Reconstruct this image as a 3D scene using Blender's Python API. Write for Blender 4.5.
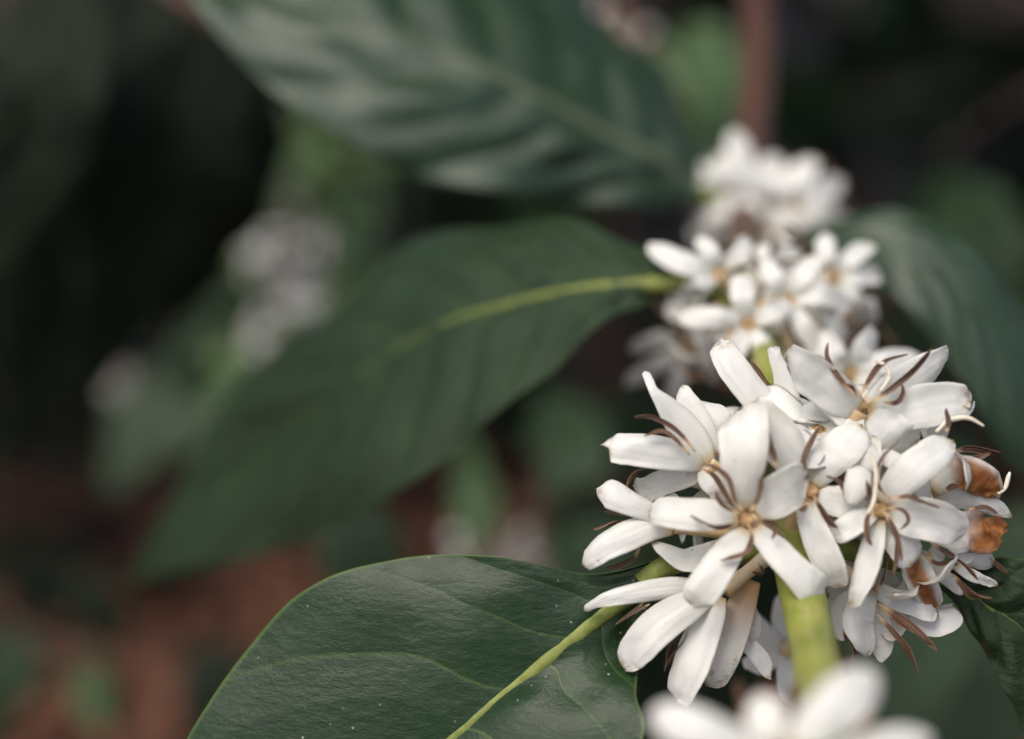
import bpy, math, random
from mathutils import Vector, noise, Matrix
R = math.radians
random.seed(7)
scene = bpy.context.scene
for o in list(bpy.data.objects): bpy.data.objects.remove(o, do_unlink=True)
COL = scene.collection

# ------------------------------------------------------------------ camera, world, sun, exposure
D = 0.217                                   # focus distance, metres
PITCH = 20.0
cam_loc = Vector((0, 0, 1.20))
cd = bpy.data.cameras.new('camera'); cam = bpy.data.objects.new('camera', cd); COL.objects.link(cam)
cam.location = cam_loc; cam.rotation_euler = (R(90 - PITCH), 0, 0)
cd.sensor_width = 36; cd.lens = 60; cd.clip_start = 0.004; cd.clip_end = 400
cd.dof.use_dof = True; cd.dof.focus_distance = D; cd.dof.aperture_fstop = 6.8
scene.camera = cam
w = bpy.data.worlds.new('World'); scene.world = w; w.use_nodes = True
nt = w.node_tree; bg = nt.nodes['Background']
sky = nt.nodes.new('ShaderNodeTexSky'); sky.sky_type = 'NISHITA'; sky.sun_disc = False
SUN_EL, SUN_AZ = 58, -140                    # azimuth measured from +Y towards +X
sky.sun_elevation = R(SUN_EL); sky.sun_rotation = R(SUN_AZ)
sky.dust_density = 4.0; sky.air_density = 1.0; sky.ozone_density = 1.0
sky.air_density = .8
hs = nt.nodes.new('ShaderNodeHueSaturation'); hs.inputs['Saturation'].default_value = .8      # thin overcast: a paler sky
nt.links.new(sky.outputs[0], hs.inputs['Color']); nt.links.new(hs.outputs[0], bg.inputs[0]); bg.inputs[1].default_value = 0.10
sd = bpy.data.lights.new('sun', 'SUN'); so = bpy.data.objects.new('sun', sd); COL.objects.link(so)
sd.energy = 1.2; sd.angle = R(30); sd.color = (1.0, 0.91, 0.78)
dirv = Vector((math.sin(R(SUN_AZ)) * math.cos(R(SUN_EL)), math.cos(R(SUN_AZ)) * math.cos(R(SUN_EL)), math.sin(R(SUN_EL))))
so.rotation_euler = dirv.to_track_quat('Z', 'Y').to_euler(); so.location = (0, 0, 6)
vs = scene.view_settings; vs.view_transform = 'Standard'; vs.look = 'None'; vs.gamma = 1; vs.use_curve_mapping = False
vs.exposure = 0.84

FWD = Vector((0, math.cos(R(PITCH)), -math.sin(R(PITCH))))
RGT = Vector((1, 0, 0)); UP = Vector((0, math.sin(R(PITCH)), math.cos(R(PITCH))))
K = 0.6 / 1024
def P(px, py, d):                           # a point seen at this direction, d metres into the scene
    return cam_loc + FWD * d + RGT * ((px - 512) * K * d) + UP * ((369.5 - py) * K * d)
def PZ(p):                                  # (x, y, millimetres behind the sharp plane)
    return P(p[0], p[1], D + p[2] * 0.001)

# ------------------------------------------------------------------ materials
def newmat(name):
    m = bpy.data.materials.new(name); m.use_nodes = True
    n = m.node_tree; return m, n, n.nodes['Principled BSDF']
def nd(n, t, **kw):
    x = n.nodes.new(t)
    for k, v in kw.items(): setattr(x, k, v)
    return x
def attr(n, name):
    a = nd(n, 'ShaderNodeAttribute'); a.attribute_name = name; return a.outputs['Fac']
def mixc(n, fac, a, b):
    m = nd(n, 'ShaderNodeMix', data_type='RGBA')
    for s, v in ((m.inputs[0], fac), (m.inputs[6], a), (m.inputs[7], b)):
        if hasattr(v, 'links') or isinstance(v, bpy.types.NodeSocket): n.links.new(v, s)
        elif isinstance(v, (int, float)): s.default_value = v
        else: s.default_value = (*v, 1)
    return m.outputs[2]
def math_(n, op, a, b=0.0, clamp=False):
    m = nd(n, 'ShaderNodeMath', operation=op); m.use_clamp = clamp
    for i, v in enumerate((a, b)):
        if isinstance(v, bpy.types.NodeSocket): n.links.new(v, m.inputs[i])
        else: m.inputs[i].default_value = v
    return m.outputs[0]
def noise_t(n, scale, detail=4, rough=.55, coord=None):
    t = nd(n, 'ShaderNodeTexNoise'); t.inputs['Scale'].default_value = scale
    t.inputs['Detail'].default_value = detail; t.inputs['Roughness'].default_value = rough
    if coord is not None: n.links.new(coord, t.inputs['Vector'])
    return t.outputs['Fac']
def ramp(n, fac, stops):
    r = nd(n, 'ShaderNodeValToRGB'); e = r.color_ramp.elements
    while len(e) < len(stops): e.new(0.5)
    for i, (p, c) in enumerate(stops): e[i].position = p; e[i].color = (*c, 1) if len(c) == 3 else c
    n.links.new(fac, r.inputs[0]); return r.outputs[0]
def step(n, v, a, b):
    m = nd(n, 'ShaderNodeMapRange'); m.clamp = True; n.links.new(v, m.inputs[0])
    m.inputs[1].default_value = a; m.inputs[2].default_value = b; return m.outputs[0]
def bump(n, h, dist, strength=1.0, prev=None):
    b = nd(n, 'ShaderNodeBump'); b.inputs['Strength'].default_value = strength; b.inputs['Distance'].default_value = dist
    n.links.new(h, b.inputs['Height'])
    if prev is not None: n.links.new(prev, b.inputs['Normal'])
    return b.outputs[0]
def obco(n): return nd(n, 'ShaderNodeTexCoord').outputs['Object']

def petal_mat():
    m, n, b = newmat('white petal'); co = obco(n); L = n.links
    big = noise_t(n, 350, 3, .5, co); fine = noise_t(n, 2600, 3, .6, co)
    c = mixc(n, step(n, big, .35, .7), (.92, .915, .86), (.89, .885, .82))
    c = mixc(n, math_(n, 'MULTIPLY', attr(n, 'base'), .5), c, (.66, .68, .45))
    c = mixc(n, math_(n, 'MULTIPLY', step(n, attr(n, 'base'), .4, .95), .85), c, (.60, .36, .13))       # greener towards the throat
    c = mixc(n, attr(n, 'peach'), c, (.62, .36, .16))
    st = math_(n, 'MULTIPLY', attr(n, 'stain'), step(n, noise_t(n, 900, 3, .6, co), .45, .62))
    c = mixc(n, st, c, (.50, .34, .12))
    br = mixc(n, step(n, noise_t(n, 420, 5, .7, co), .38, .62), (.52, .21, .06), (.22, .065, .02))
    c = mixc(n, attr(n, 'brown'), c, br)
    sp = math_(n, 'GREATER_THAN', noise_t(n, 1300, 1, .3, co), .80)
    c = mixc(n, math_(n, 'MULTIPLY', sp, .5), c, (.2, .13, .06))
    L.new(c, b.inputs['Base Color']); b.inputs['Roughness'].default_value = .48
    b.inputs['Specular IOR Level'].default_value = .35
    b.inputs['Subsurface Weight'].default_value = .35; b.inputs['Subsurface Scale'].default_value = .0012
    b.inputs['Subsurface Radius'].default_value = (1, .9, .6)
    # fine lengthwise ridges from the across-petal coordinate
    s = math_(n, 'SINE', math_(n, 'ADD', math_(n, 'MULTIPLY', attr(n, 'across'), 16), math_(n, 'MULTIPLY', big, 5)))
    nb = bump(n, s, .00002, .4); nb = bump(n, fine, .00005, .35, nb); L.new(nb, b.inputs['Normal'])
    tr = nd(n, 'ShaderNodeBsdfTranslucent'); L.new(c, tr.inputs[0]); ms = nd(n, 'ShaderNodeMixShader'); ms.inputs[0].default_value = .32
    L.new(b.outputs[0], ms.inputs[1]); L.new(tr.outputs[0], ms.inputs[2]); L.new(ms.outputs[0], n.nodes['Material Output'].inputs[0])
    return m
def anther_mat():
    m, n, b = newmat('dried brown anther'); co = obco(n)
    e = attr(n, 'across')                     # -1..1
    ab = math_(n, 'ABSOLUTE', e)
    rib = math_(n, 'MAXIMUM', step(n, ab, .62, .95), math_(n, 'SUBTRACT', 1.0, step(n, ab, .04, .16)))
    dark = mixc(n, step(n, noise_t(n, 1500, 3, .6, co), .35, .65), (.025, .010, .008), (.065, .028, .020))
    dark = mixc(n, math_(n, 'MULTIPLY', nd(n, 'ShaderNodeObjectInfo').outputs['Random'], .25), dark, (.22, .12, .065))
    c = mixc(n, math_(n, 'MULTIPLY', rib, .6), dark, (.30, .18, .10))
    c = mixc(n, attr(n, 'base'), c, (.46, .31, .17))
    n.links.new(c, b.inputs['Base Color']); b.inputs['Roughness'].default_value = .6
    n.links.new(bump(n, noise_t(n, 3000, 2, .6, co), .0001, .5), b.inputs['Normal'])
    return m
def simple(name, c1, c2, scale, rough=.5, bd=None, spec=.4):
    m, n, b = newmat(name); co = obco(n)
    f = noise_t(n, scale, 5, .6, co); n.links.new(mixc(n, step(n, f, .3, .7), c1, c2), b.inputs['Base Color'])
    b.inputs['Roughness'].default_value = rough; b.inputs['Specular IOR Level'].default_value = spec
    if bd: n.links.new(bump(n, noise_t(n, scale * 3, 4, .6, co), bd, .6), b.inputs['Normal'])
    return m
def leaf_mat(name, c1, c2, veinc, rough=.38, dust=True, spec=.5, wr=.00012):
    m, n, b = newmat(name); co = obco(n); L = n.links
    f = noise_t(n, 90, 4, .6, co)
    c = mixc(n, step(n, f, .3, .7), c1, c2)
    c = mixc(n, math_(n, 'MULTIPLY', step(n, noise_t(n, 420, 5, .7, co), .45, .75), .35), c, tuple(min(1, x * 1.7 + .004) for x in c2))
    c = mixc(n, math_(n, 'MULTIPLY', attr(n, 'vein'), .55), c, veinc)
    c = mixc(n, math_(n, 'MULTIPLY', attr(n, 'rim'), .6), c, tuple(x * 1.2 for x in veinc))
    rr = math_(n, 'ADD', rough - .1, math_(n, 'MULTIPLY', noise_t(n, 260, 4, .6, co), .24))
    if dust:
        v = nd(n, 'ShaderNodeTexVoronoi'); v.inputs['Scale'].default_value = 620; L.new(co, v.inputs['Vector'])
        dots = math_(n, 'SUBTRACT', 1.0, step(n, v.outputs['Distance'], .06, .13))
        wn = nd(n, 'ShaderNodeSeparateColor'); L.new(v.outputs['Color'], wn.inputs[0])
        keep = math_(n, 'GREATER_THAN', wn.outputs[0], .62)
        zone = step(n, noise_t(n, 45, 2, .5, co), .42, .62)
        dd = math_(n, 'MULTIPLY', math_(n, 'MULTIPLY', dots, keep), zone)
        c = mixc(n, math_(n, 'MULTIPLY', dd, .75), c, (.42, .43, .38))
        sc = step(n, noise_t(n, 700, 6, .75, co), .60, .72)
        c = mixc(n, math_(n, 'MULTIPLY', sc, .16), c, (.20, .22, .19))
    L.new(c, b.inputs['Base Color']); L.new(rr, b.inputs['Roughness']); b.inputs['Specular IOR Level'].default_value = spec
    # blistered skin: stretched cells and fine wrinkles
    mp = nd(n, 'ShaderNodeMapping'); mp.inputs['Rotation'].default_value = (0, R(35), 0); mp.inputs['Scale'].default_value = (1, 1, 2.6); L.new(co, mp.inputs[0])
    v2 = nd(n, 'ShaderNodeTexVoronoi'); v2.feature = 'SMOOTH_F1'; v2.inputs['Scale'].default_value = 330; L.new(mp.outputs[0], v2.inputs['Vector'])
    nb = bump(n, v2.outputs['Distance'], wr, .45)
    nb = bump(n, noise_t(n, 420, 7, .72, mp.outputs[0]), wr * 2.2, .7, nb)
    nb = bump(n, noise_t(n, 60, 3, .5, co), wr * 6, .35, nb)
    L.new(nb, b.inputs['Normal'])
    tr = nd(n, 'ShaderNodeBsdfTranslucent'); L.new(mixc(n, .5, c, (.10, .22, .03)), tr.inputs[0]); ms = nd(n, 'ShaderNodeMixShader'); ms.inputs[0].default_value = .10
    L.new(b.outputs[0], ms.inputs[1]); L.new(tr.outputs[0], ms.inputs[2]); L.new(ms.outputs[0], n.nodes['Material Output'].inputs[0])
    return m
M = {}
M['petal'] = petal_mat(); M['anther'] = anther_mat()
M['style'] = simple('cream style', (.78, .77, .68), (.62, .52, .36), 900, .5)
M['tube'] = simple('peach corolla tube', (.66, .58, .42), (.55, .34, .15), 260, .5)
M['throat'] = simple('ochre throat', (.30, .14, .05), (.55, .40, .20), 1500, .6)
M['leaf'] = leaf_mat('glossy coffee leaf', (.006, .024, .007), (.012, .037, .010), (.10, .16, .04), .27, True, .34, .00011)
M['leafrear'] = leaf_mat('coffee leaf skin', (.014, .035, .013), (.024, .050, .020), (.05, .09, .03), .32, False, .38, wr=.0004)
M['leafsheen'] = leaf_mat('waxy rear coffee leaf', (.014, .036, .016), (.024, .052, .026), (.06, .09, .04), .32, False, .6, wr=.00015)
M['leafshaded'] = leaf_mat('leaf painted in shade', (.006, .011, .006), (.010, .018, .009), (.02, .035, .014), .6, False, .14)  # albedo lowered so the colour itself carries the background shade
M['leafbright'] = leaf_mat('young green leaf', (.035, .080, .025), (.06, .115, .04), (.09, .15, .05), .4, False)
def midrib_mat():
    m, n, b = newmat('yellow green midrib'); co = obco(n)
    c = mixc(n, step(n, noise_t(n, 500, 5, .7, co), .35, .65), (.13, .165, .03), (.22, .25, .065))
    c = mixc(n, step(n, attr(n, 'along'), .15, .75), c, (.045, .08, .028))
    n.links.new(c, b.inputs['Base Color']); b.inputs['Roughness'].default_value = .55; b.inputs['Specular IOR Level'].default_value = .3
    n.links.new(bump(n, noise_t(n, 1200, 4, .6, co), .00012, .7), b.inputs['Normal']); return m
M['midrib'] = midrib_mat()
M['palerib'] = simple('dull grey green midrib', (.085, .105, .06), (.12, .14, .08), 400, .5)
M['leaflit'] = leaf_mat('leaf painted sunlit', (.08, .16, .045), (.15, .24, .09), (.2, .28, .1), .4, False)  # albedo raised so the small dapple leaves look lit under the crowns
M['littermat'] = simple('fallen leaf', (.05, .019, .012), (.30, .135, .082), 22, .7)
def stem_mat():
    m, n, b = newmat('green to brown branch bark'); co = obco(n); L = n.links
    f = noise_t(n, 260, 5, .6, co)
    g = mixc(n, step(n, noise_t(n, 120, 3, .5, co), .35, .65), (.15, .19, .022), (.27, .30, .05))
    mp = nd(n, 'ShaderNodeMapping'); mp.inputs['Scale'].default_value = (1, .25, .25); L.new(co, mp.inputs[0])
    g = mixc(n, math_(n, 'MULTIPLY', step(n, noise_t(n, 900, 5, .7, mp.outputs[0]), .48, .7), .6), g, (.36, .30, .13))
    g = mixc(n, math_(n, 'MULTIPLY', step(n, noise_t(n, 1500, 2, .5, co), .66, .72), .7), g, (.42, .38, .22))
    br = mixc(n, step(n, f, .3, .7), (.055, .024, .016), (.11, .055, .038))
    L.new(mixc(n, attr(n, 'bark'), g, br), b.inputs['Base Color']); b.inputs['Roughness'].default_value = .5
    L.new(bump(n, noise_t(n, 700, 5, .6, co), .0001, .6), b.inputs['Normal'])
    return m
M['stem'] = stem_mat()
M['bark'] = simple('grey brown bark', (.10, .065, .045), (.20, .14, .10), 30, .8, .004)

# ------------------------------------------------------------------ helpers
def tag(o, label=None, cat=None, group=None, kind=None):
    if label: o['label'] = label
    if cat: o['category'] = cat
    if group: o['group'] = group
    if kind: o['kind'] = kind
    return o
def world_of(o): 
    v = Vector(o.location)
    while o.parent: o = o.parent; v += Vector(o.location)
    return v
def empty(name, loc):
    o = bpy.data.objects.new(name, None); COL.objects.link(o); o.location = loc; o.empty_display_size = .02
    return o
def mesh(name, verts, faces, mat, parent=None, origin=None, attrs=None, smooth=True):
    origin = Vector(origin) if origin is not None else Vector(verts[0])
    me = bpy.data.meshes.new(name); me.from_pydata([tuple(Vector(v) - origin) for v in verts], [], faces)
    if smooth: me.polygons.foreach_set('use_smooth', [True] * len(me.polygons))
    for k, vals in (attrs or {}).items():
        a = me.attributes.new(k, 'FLOAT', 'POINT'); a.data.foreach_set('value', vals)
    me.materials.append(mat); me.update()
    o = bpy.data.objects.new(name, me); COL.objects.link(o)
    if parent is not None: o.parent = parent; o.location = origin - world_of(parent)
    else: o.location = origin
    return o
def cr(pts, t):                              # Catmull-Rom through tuples, t in 0..1
    n = len(pts) - 1; f = min(max(t, 0), 1) * n; i = min(int(f), n - 1); f -= i
    p0 = pts[max(i - 1, 0)]; p1 = pts[i]; p2 = pts[i + 1]; p3 = pts[min(i + 2, n)]
    if i == 0: p0 = tuple(2 * a - b for a, b in zip(p1, p2))
    if i == n - 1: p3 = tuple(2 * b - a for a, b in zip(p1, p2))
    return tuple(.5 * (2 * b + (c - a) * f + (2 * a - 5 * b + 4 * c - d) * f * f + (3 * b - a - 3 * c + d) * f ** 3) for a, b, c, d in zip(p0, p1, p2, p3))
def sm(x, a, b):
    x = min(max((x - a) / (b - a), 0), 1); return x * x * (3 - 2 * x)
def tube(path, radii, seg=14, wob=0, seed=0):
    """verts, faces of a round tube along catmull path of Vectors"""
    N = (len(path) - 1) * 8; V = []; F = []; T = []
    side = None
    for i in range(N + 1):
        t = i / N; c = Vector(cr([tuple(p) for p in path], t)); c2 = Vector(cr([tuple(p) for p in path], min(t + .01, 1))); c1 = Vector(cr([tuple(p) for p in path], max(t - .01, 0)))
        tg = (c2 - c1).normalized(); r = cr([(x,) for x in radii], t)[0]
        if side is None: side = tg.orthogonal().normalized()
        side = (side - tg * side.dot(tg)).normalized(); b = tg.cross(side)
        for k in range(seg):
            a = 2 * math.pi * k / seg
            rr = r * (1 + wob * noise.noise(c * 300 + Vector((math.cos(a), math.sin(a), seed))))
            V.append(c + (side * math.cos(a) + b * math.sin(a)) * rr); T.append(t)
    for i in range(N):
        for k in range(seg):
            a = i * seg + k; b_ = i * seg + (k + 1) % seg; F.append((a, b_, b_ + seg, a + seg))
    F.append(tuple(range(seg))[::-1]); F.append(tuple(N * seg + k for k in range(seg)))
    return V, F, T

# ---- strap-shaped petal / anther: lens section lofted along a spine
def strap(pts, wid, nrm, rolls=(0, 0), cup=.12, thick=.00022, N=34, Mx=10, crumple=0, tip=.2, tip_p=2.2, ragged=0, seed=0, tmin=0):
    P3 = [tuple(p) for p in pts]; V = []; T = []; S = []; F = []
    for i in range(N + 1):
        t = i / N
        t = 1 - (1 - t) ** 1.35 if t > 0 else 0             # more rings at the tip
        c = Vector(cr(P3, t)); tg = (Vector(cr(P3, min(t + .02, 1))) - Vector(cr(P3, max(t - .02, 0)))).normalized()
        ww = cr([(x,) for x in wid], t)[0]
        q = max(0, (t - (1 - tip)) / tip); prof = (max(0.0, 1 - q ** tip_p)) ** (1 / tip_p)
        if i == N: prof = .02
        rl = rolls[0] + (rolls[1] - rolls[0]) * t
        n0 = (nrm - tg * nrm.dot(tg))
        n0 = n0.normalized() if n0.length > 1e-4 else tg.orthogonal().normalized()
        n0 = Matrix.Rotation(rl, 3, tg) @ n0
        sd_ = tg.cross(n0).normalized()
        hw = ww / 2 / max(.45, abs(math.cos(rl))) * prof
        k = 2 * Mx
        for j in range(k):
            if j <= Mx: s = -math.cos(math.pi * j / Mx); top = 1
            else: s = math.cos(math.pi * (j - Mx) / Mx); top = -1
            e = max(0, 1 - s * s) ** .5
            h = top * thick * .5 * (e * .8 + .05) * (.35 + .65 * prof)
            cur = -cup * ww * s * s + .010 * ww * math.cos(s * 9.4 + t * 3) * top * (1 - q)
            lat = s * hw
            rg = 1 + .11 * noise.noise(Vector((t * 3, s * 1.1, seed * 3.1))) * sm(t, .1, .3) + .03 * noise.noise(Vector((t * 13, s * 1.1, seed)))
            wave = .12 * ww * sm(t, .1, .4) * noise.noise(Vector((t * 3.2, s * 1.1 + 5, seed * 1.7)))
            off = 0
            if crumple: wave += crumple * sm(t, .12, .4) * (noise.noise(Vector((t * 9, s * 3, seed))) + .6 * noise.noise(Vector((t * 20, s * 6, seed + 4))))
            if ragged and q > 0: off = ragged * ww * q * (.5 * noise.noise(Vector((s * 3.5, seed * 2.3, 1))) + .22 * noise.noise(Vector((s * 9, seed * 2.3, 7))))
            V.append(c + sd_ * lat * rg + n0 * (cur * prof + h + wave) + tg * off); T.append(t); S.append(s)
    k = 2 * Mx
    for i in range(N):
        for j in range(k):
            a = i * k + j; b = i * k + (j + 1) % k; F.append((a, b, b + k, a + k))
    F.append(tuple(range(k))[::-1]); F.append(tuple(N * k + j for j in range(k)))
    return V, F, T, S
def petal(parent, pts, wid, nrm, seed=0, brown=None, spots=0, peach=0, ragged=.5, label=None, **kw):
    V, F, T, S = strap(pts, wid, nrm, ragged=ragged, seed=seed, **kw)
    base = [max(0, 1 - t / .22) ** 1.3 for t in T]
    stain = [sm(t, .88, 1.0) * (.9 if ragged > .3 else .3) + spots * sm(t, .3, .6) * sm(noise.noise(Vector((t * 6, s * 2, seed))), .0, .3) for t, s in zip(T, S)]
    if brown:
        bt0, bt1, bs0, bs1 = brown
        br = [sm(t + .05 * noise.noise(Vector((s * 3, t * 5, seed))), bt0 - .15, bt0 + .15) * (1 - sm(t, bt1 - .03, bt1 + .05)) * sm(s + .25 * noise.noise(Vector((t * 4, 2, seed))), bs0 - .35, bs0 + .3) * (1 - sm(s, bs1 - .15, bs1 + .15)) for t, s in zip(T, S)]
    else: br = [0.0] * len(T)
    pe = [peach * (1 - sm(t, .0, .55)) for t in T]
    o = mesh('petal', V, F, M['petal'], parent, V[0], dict(base=base, across=S, stain=stain, brown=br, peach=pe))
    if label: o['label'] = label
    return o
def stamen(parent, pts, wmm, nrm, seed=0, filament=.15):
    n = len(pts); wid = []; wmm *= .82
    for i in range(9):
        t = i / 8; wid.append(wmm * .001 * (.28 + .72 * math.sin(math.pi * min(1, max(0, (t - filament * .5) / (1 - filament * .5))) ** .9) ** .7))
    rl = random.Random(seed).uniform(-.7, .7)
    V, F, T, S = strap(pts, wid, nrm, rolls=(rl, rl + random.Random(seed + 1).uniform(-2.2, 2.2)), cup=-.35, thick=.00022, N=22, Mx=6, tip=.12, seed=seed)
    return mesh('stamen', V, F, M['anther'], parent, V[0], dict(across=S, base=[1 - sm(t, filament, filament + .12) for t in T]))

def px3(pts, zt, dz):                        # px polyline (x, y, width px) -> 3D points + widths
    n = len(pts); P3 = []; W = []
    for i, p in enumerate(pts):
        t = i / (n - 1); z = p[3] if len(p) > 3 else zt + cr([(v,) for v in dz], t)[0]
        d = D + z * .001
        P3.append(P(p[0], p[1], d)); W.append(p[2] * .92 * K * d)
    return P3, W

# ------------------------------------------------------------------ leaves
def leaf(name_parent, mid, left, right, mat, nu=80, nv=20, nveins=7, bulge=.0006, camber=.03, vslope=.2, rib=(.0011, .0003), wavy=.0006, seed=0, label=None, ribmat=None, zf=PZ, thick=.0003, vw=.05, name='leaf', ribbed=True, ribfade=1.0):
    m3 = [tuple(zf(p)) for p in mid]; l3 = [tuple(zf(p)) for p in left]; r3 = [tuple(zf(p)) for p in right]
    V = []; vein = []; rim = []; F = []; W = 2 * nv + 1
    toward = (cam_loc - Vector(m3[len(m3) // 2])).normalized()
    for i in range(nu + 1):
        u = i / nu; c = Vector(cr(m3, u)); tu = (Vector(cr(m3, min(1, u + .01))) - Vector(cr(m3, max(0, u - .01)))).normalized()
        for j in range(W):
            s = (j - nv) / nv; e = Vector(cr(l3 if s < 0 else r3, u)); v = abs(s)
            wv = e - c; nn = tu.cross(wv) * (1 if s > 0 else -1)
            nn = nn.normalized() if nn.length > 1e-9 else toward
            if nn.dot(toward) < 0: nn = -nn
            ph = (u - vslope * v ** 1.15) * nveins + .35 + .28 * noise.noise(Vector((u * 5, s * 2, seed)))
            if s > 0: ph += .4
            fr = abs(ph - round(ph))                      # 0 on a vein
            taper = math.sin(math.pi * min(.98, max(.02, u))) ** .4
            b = (min(1, fr * 2) ** .7) * bulge * taper * (1 + .9 * noise.noise(Vector((u * 4.5, s * 2.2, seed + 9)))) * math.sin(math.pi * min(1, v * .93 + .04)) ** .5
            cam_ = camber * wv.length * math.sin(math.pi * v) ** 1
            ed = 1 + (.012 * noise.noise(Vector((u * 14, s * 3, seed))) if v > .5 else 0)
            wz = wavy * sm(v, .5, 1) * math.sin(u * 26 + seed + s) + wavy * 1.2 * noise.noise(Vector((u * 6, s * 2.5, seed + 3)))
            V.append(c + wv * v * ed + nn * (b + cam_ + wz)); 
            vein.append((1 - sm(fr, vw * .25, vw)) * (1 - .5 * v)); rim.append(sm(v, .975, 1))
    for i in range(nu):
        for j in range(W - 1):
            a = i * W + j; F.append((a, a + 1, a + 1 + W, a + W))
    o = mesh(name, V, F, mat, name_parent, V[nv], dict(vein=vein, rim=rim))
    so_ = o.modifiers.new('thickness', 'SOLIDIFY'); so_.thickness = thick; so_.offset = 0
    if label: o['label'] = label
    if ribbed:
        pts = []
        for k in range(12):
            u = k / 11 * .97; pts.append(V[int(round(u * nu)) * W + nv] + toward * rib[0] * -.5)
        rad = [rib[0] + (rib[1] - rib[0]) * (k / 11) ** .6 for k in range(12)]
        Vt, Ft, Tt = tube(pts, rad, 10, .12, seed)
        mesh('midrib', Vt, Ft, ribmat or M['midrib'], o, pts[0], dict(along=[t * ribfade for t in Tt]))
    return o

# ------------------------------------------------------------------ flower builders
def flower_tube(parent, base, throat, nrm, r=(.0009, .0012), label=None):
    throat = throat - (throat - base).normalized() * .0004
    ax = (throat - base); L = ax.length; axn = ax.normalized()
    path = [base, base.lerp(throat, .4), base.lerp(throat, .8), throat]
    V, F, T = tube(path, [r[0] * 1.25, r[0], r[0] * 1.15, r[1]], 14, .05)
    return mesh('flower', V, F, M['tube'], parent, throat)
def throat_disc(parent, c, nrm, r=.0010):
    V, F, T = tube([c - nrm * .0008, c + nrm * .0001, c + nrm * .0005, c + nrm * .0002, c - nrm * .0003], [r * .8, r, r * .75, r * .42, r * .2], 14, .35, r * 1e5)
    return mesh('throat', V, F, M['throat'], parent, c)
def traced_flower(parent, throat, tb, petals, anthers=(), styles=(), seed=0, label=None, axis=None, disc=True, disc_r=.00085):
    th = PZ(throat); base = PZ(tb); face = (cam_loc - th).normalized()
    fl = flower_tube(parent, base, th, face)
    if label: fl['label'] = label
    rnd = random.Random(seed + 50)
    for k, (pts, kw) in enumerate(petals):
        kw = dict(kw); dz = kw.pop('dz', (0, -1.6, -1.2, .4)); dz = tuple(dz[:-1]) + (dz[-1] + rnd.uniform(0, 1.6),); kw.setdefault('rolls', (rnd.uniform(-.3, .3), rnd.uniform(-.95, .95))); kw.setdefault('tip_p', rnd.uniform(1.5, 2.2)); kw.setdefault('crumple', .00013); kw['thick'] = .00017
        kw['cup'] = kw['cup'] * .5 if 'cup' in kw else rnd.uniform(-.14, .12); 
        kw['ragged'] = kw.get('ragged', .5) * .6 + .3
        P3, W = px3(pts, throat[2], dz)
        petal(fl, P3, W, face, seed=seed * 10 + k, **kw)
    for k, a in enumerate(anthers):
        wmm = a[0]; pts = [PZ((p[0], p[1], throat[2] + (p[2] if len(p) > 2 else -3.2))) for p in a[1:]]
        stamen(fl, pts, wmm, face, seed=seed * 10 + k, filament=.12)
    for k, a in enumerate(styles):
        pts = [PZ((p[0], p[1], throat[2] + (p[2] if len(p) > 2 else -3.5))) for p in a]
        V, F, T = tube(pts, [.0002, .00028, .00030, .00014], 8)
        mesh('style', V, F, M['style'], fl, pts[0])
    if disc: throat_disc(fl, th + Vector(face) * (.0004 if disc_r > .00082 else -.0002), face, disc_r)
    return fl
def free_flower(parent, base, axis, L=.013, tl=.008, n=5, seed=0, wid=.0042, open_=1.0, name_label=None, stam=True, back=.35):
    """an open five-petalled blossom anywhere in the world"""
    r = random.Random(seed); axis = axis.normalized(); th = base + axis * tl
    fl = flower_tube(parent, base, th, axis)
    sx = axis.orthogonal().normalized(); sx = Matrix.Rotation(r.uniform(0, 6.28), 3, axis) @ sx; sy = axis.cross(sx)
    for k in range(n):
        a = 2 * math.pi * (k + r.uniform(-.15, .15)) / n; rad = sx * math.cos(a) + sy * math.sin(a)
        l = L * r.uniform(.85, 1.1); o = open_ * r.uniform(.8, 1.15)
        up = (1 - o) * .8
        pts = [th, th + rad * l * .33 * o + axis * l * (.10 + up * .3), th + rad * l * .7 * o + axis * l * (.10 + up * .7), th + rad * l * (1.0 * o) + axis * l * (-back * r.uniform(.2, 1.2) + up)]
        w_ = wid * r.uniform(.85, 1.15)
        petal(fl, pts, [w_ * .5, w_ * .95, w_ * 1.08, w_ * .85], axis, seed=seed * 7 + k, ragged=.3, cup=r.uniform(.03, .16), rolls=(r.uniform(-.2, .2), r.uniform(-.5, .5)), N=16, Mx=5)
    if stam:
        for k in range(n):
            a = 2 * math.pi * (k + .5 + r.uniform(-.2, .2)) / n; rad = sx * math.cos(a) + sy * math.sin(a)
            l = L * .7; pts = [th, th + axis * l * .5 + rad * l * .2, th + axis * l * .65 + rad * l * .6, th + axis * l * r.uniform(.3, .7) + rad * l * .95]
            stamen(fl, pts, .7, rad.cross(axis) + rad * .3, seed=seed * 5 + k)
    throat_disc(fl, th, axis)
    return fl

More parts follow.
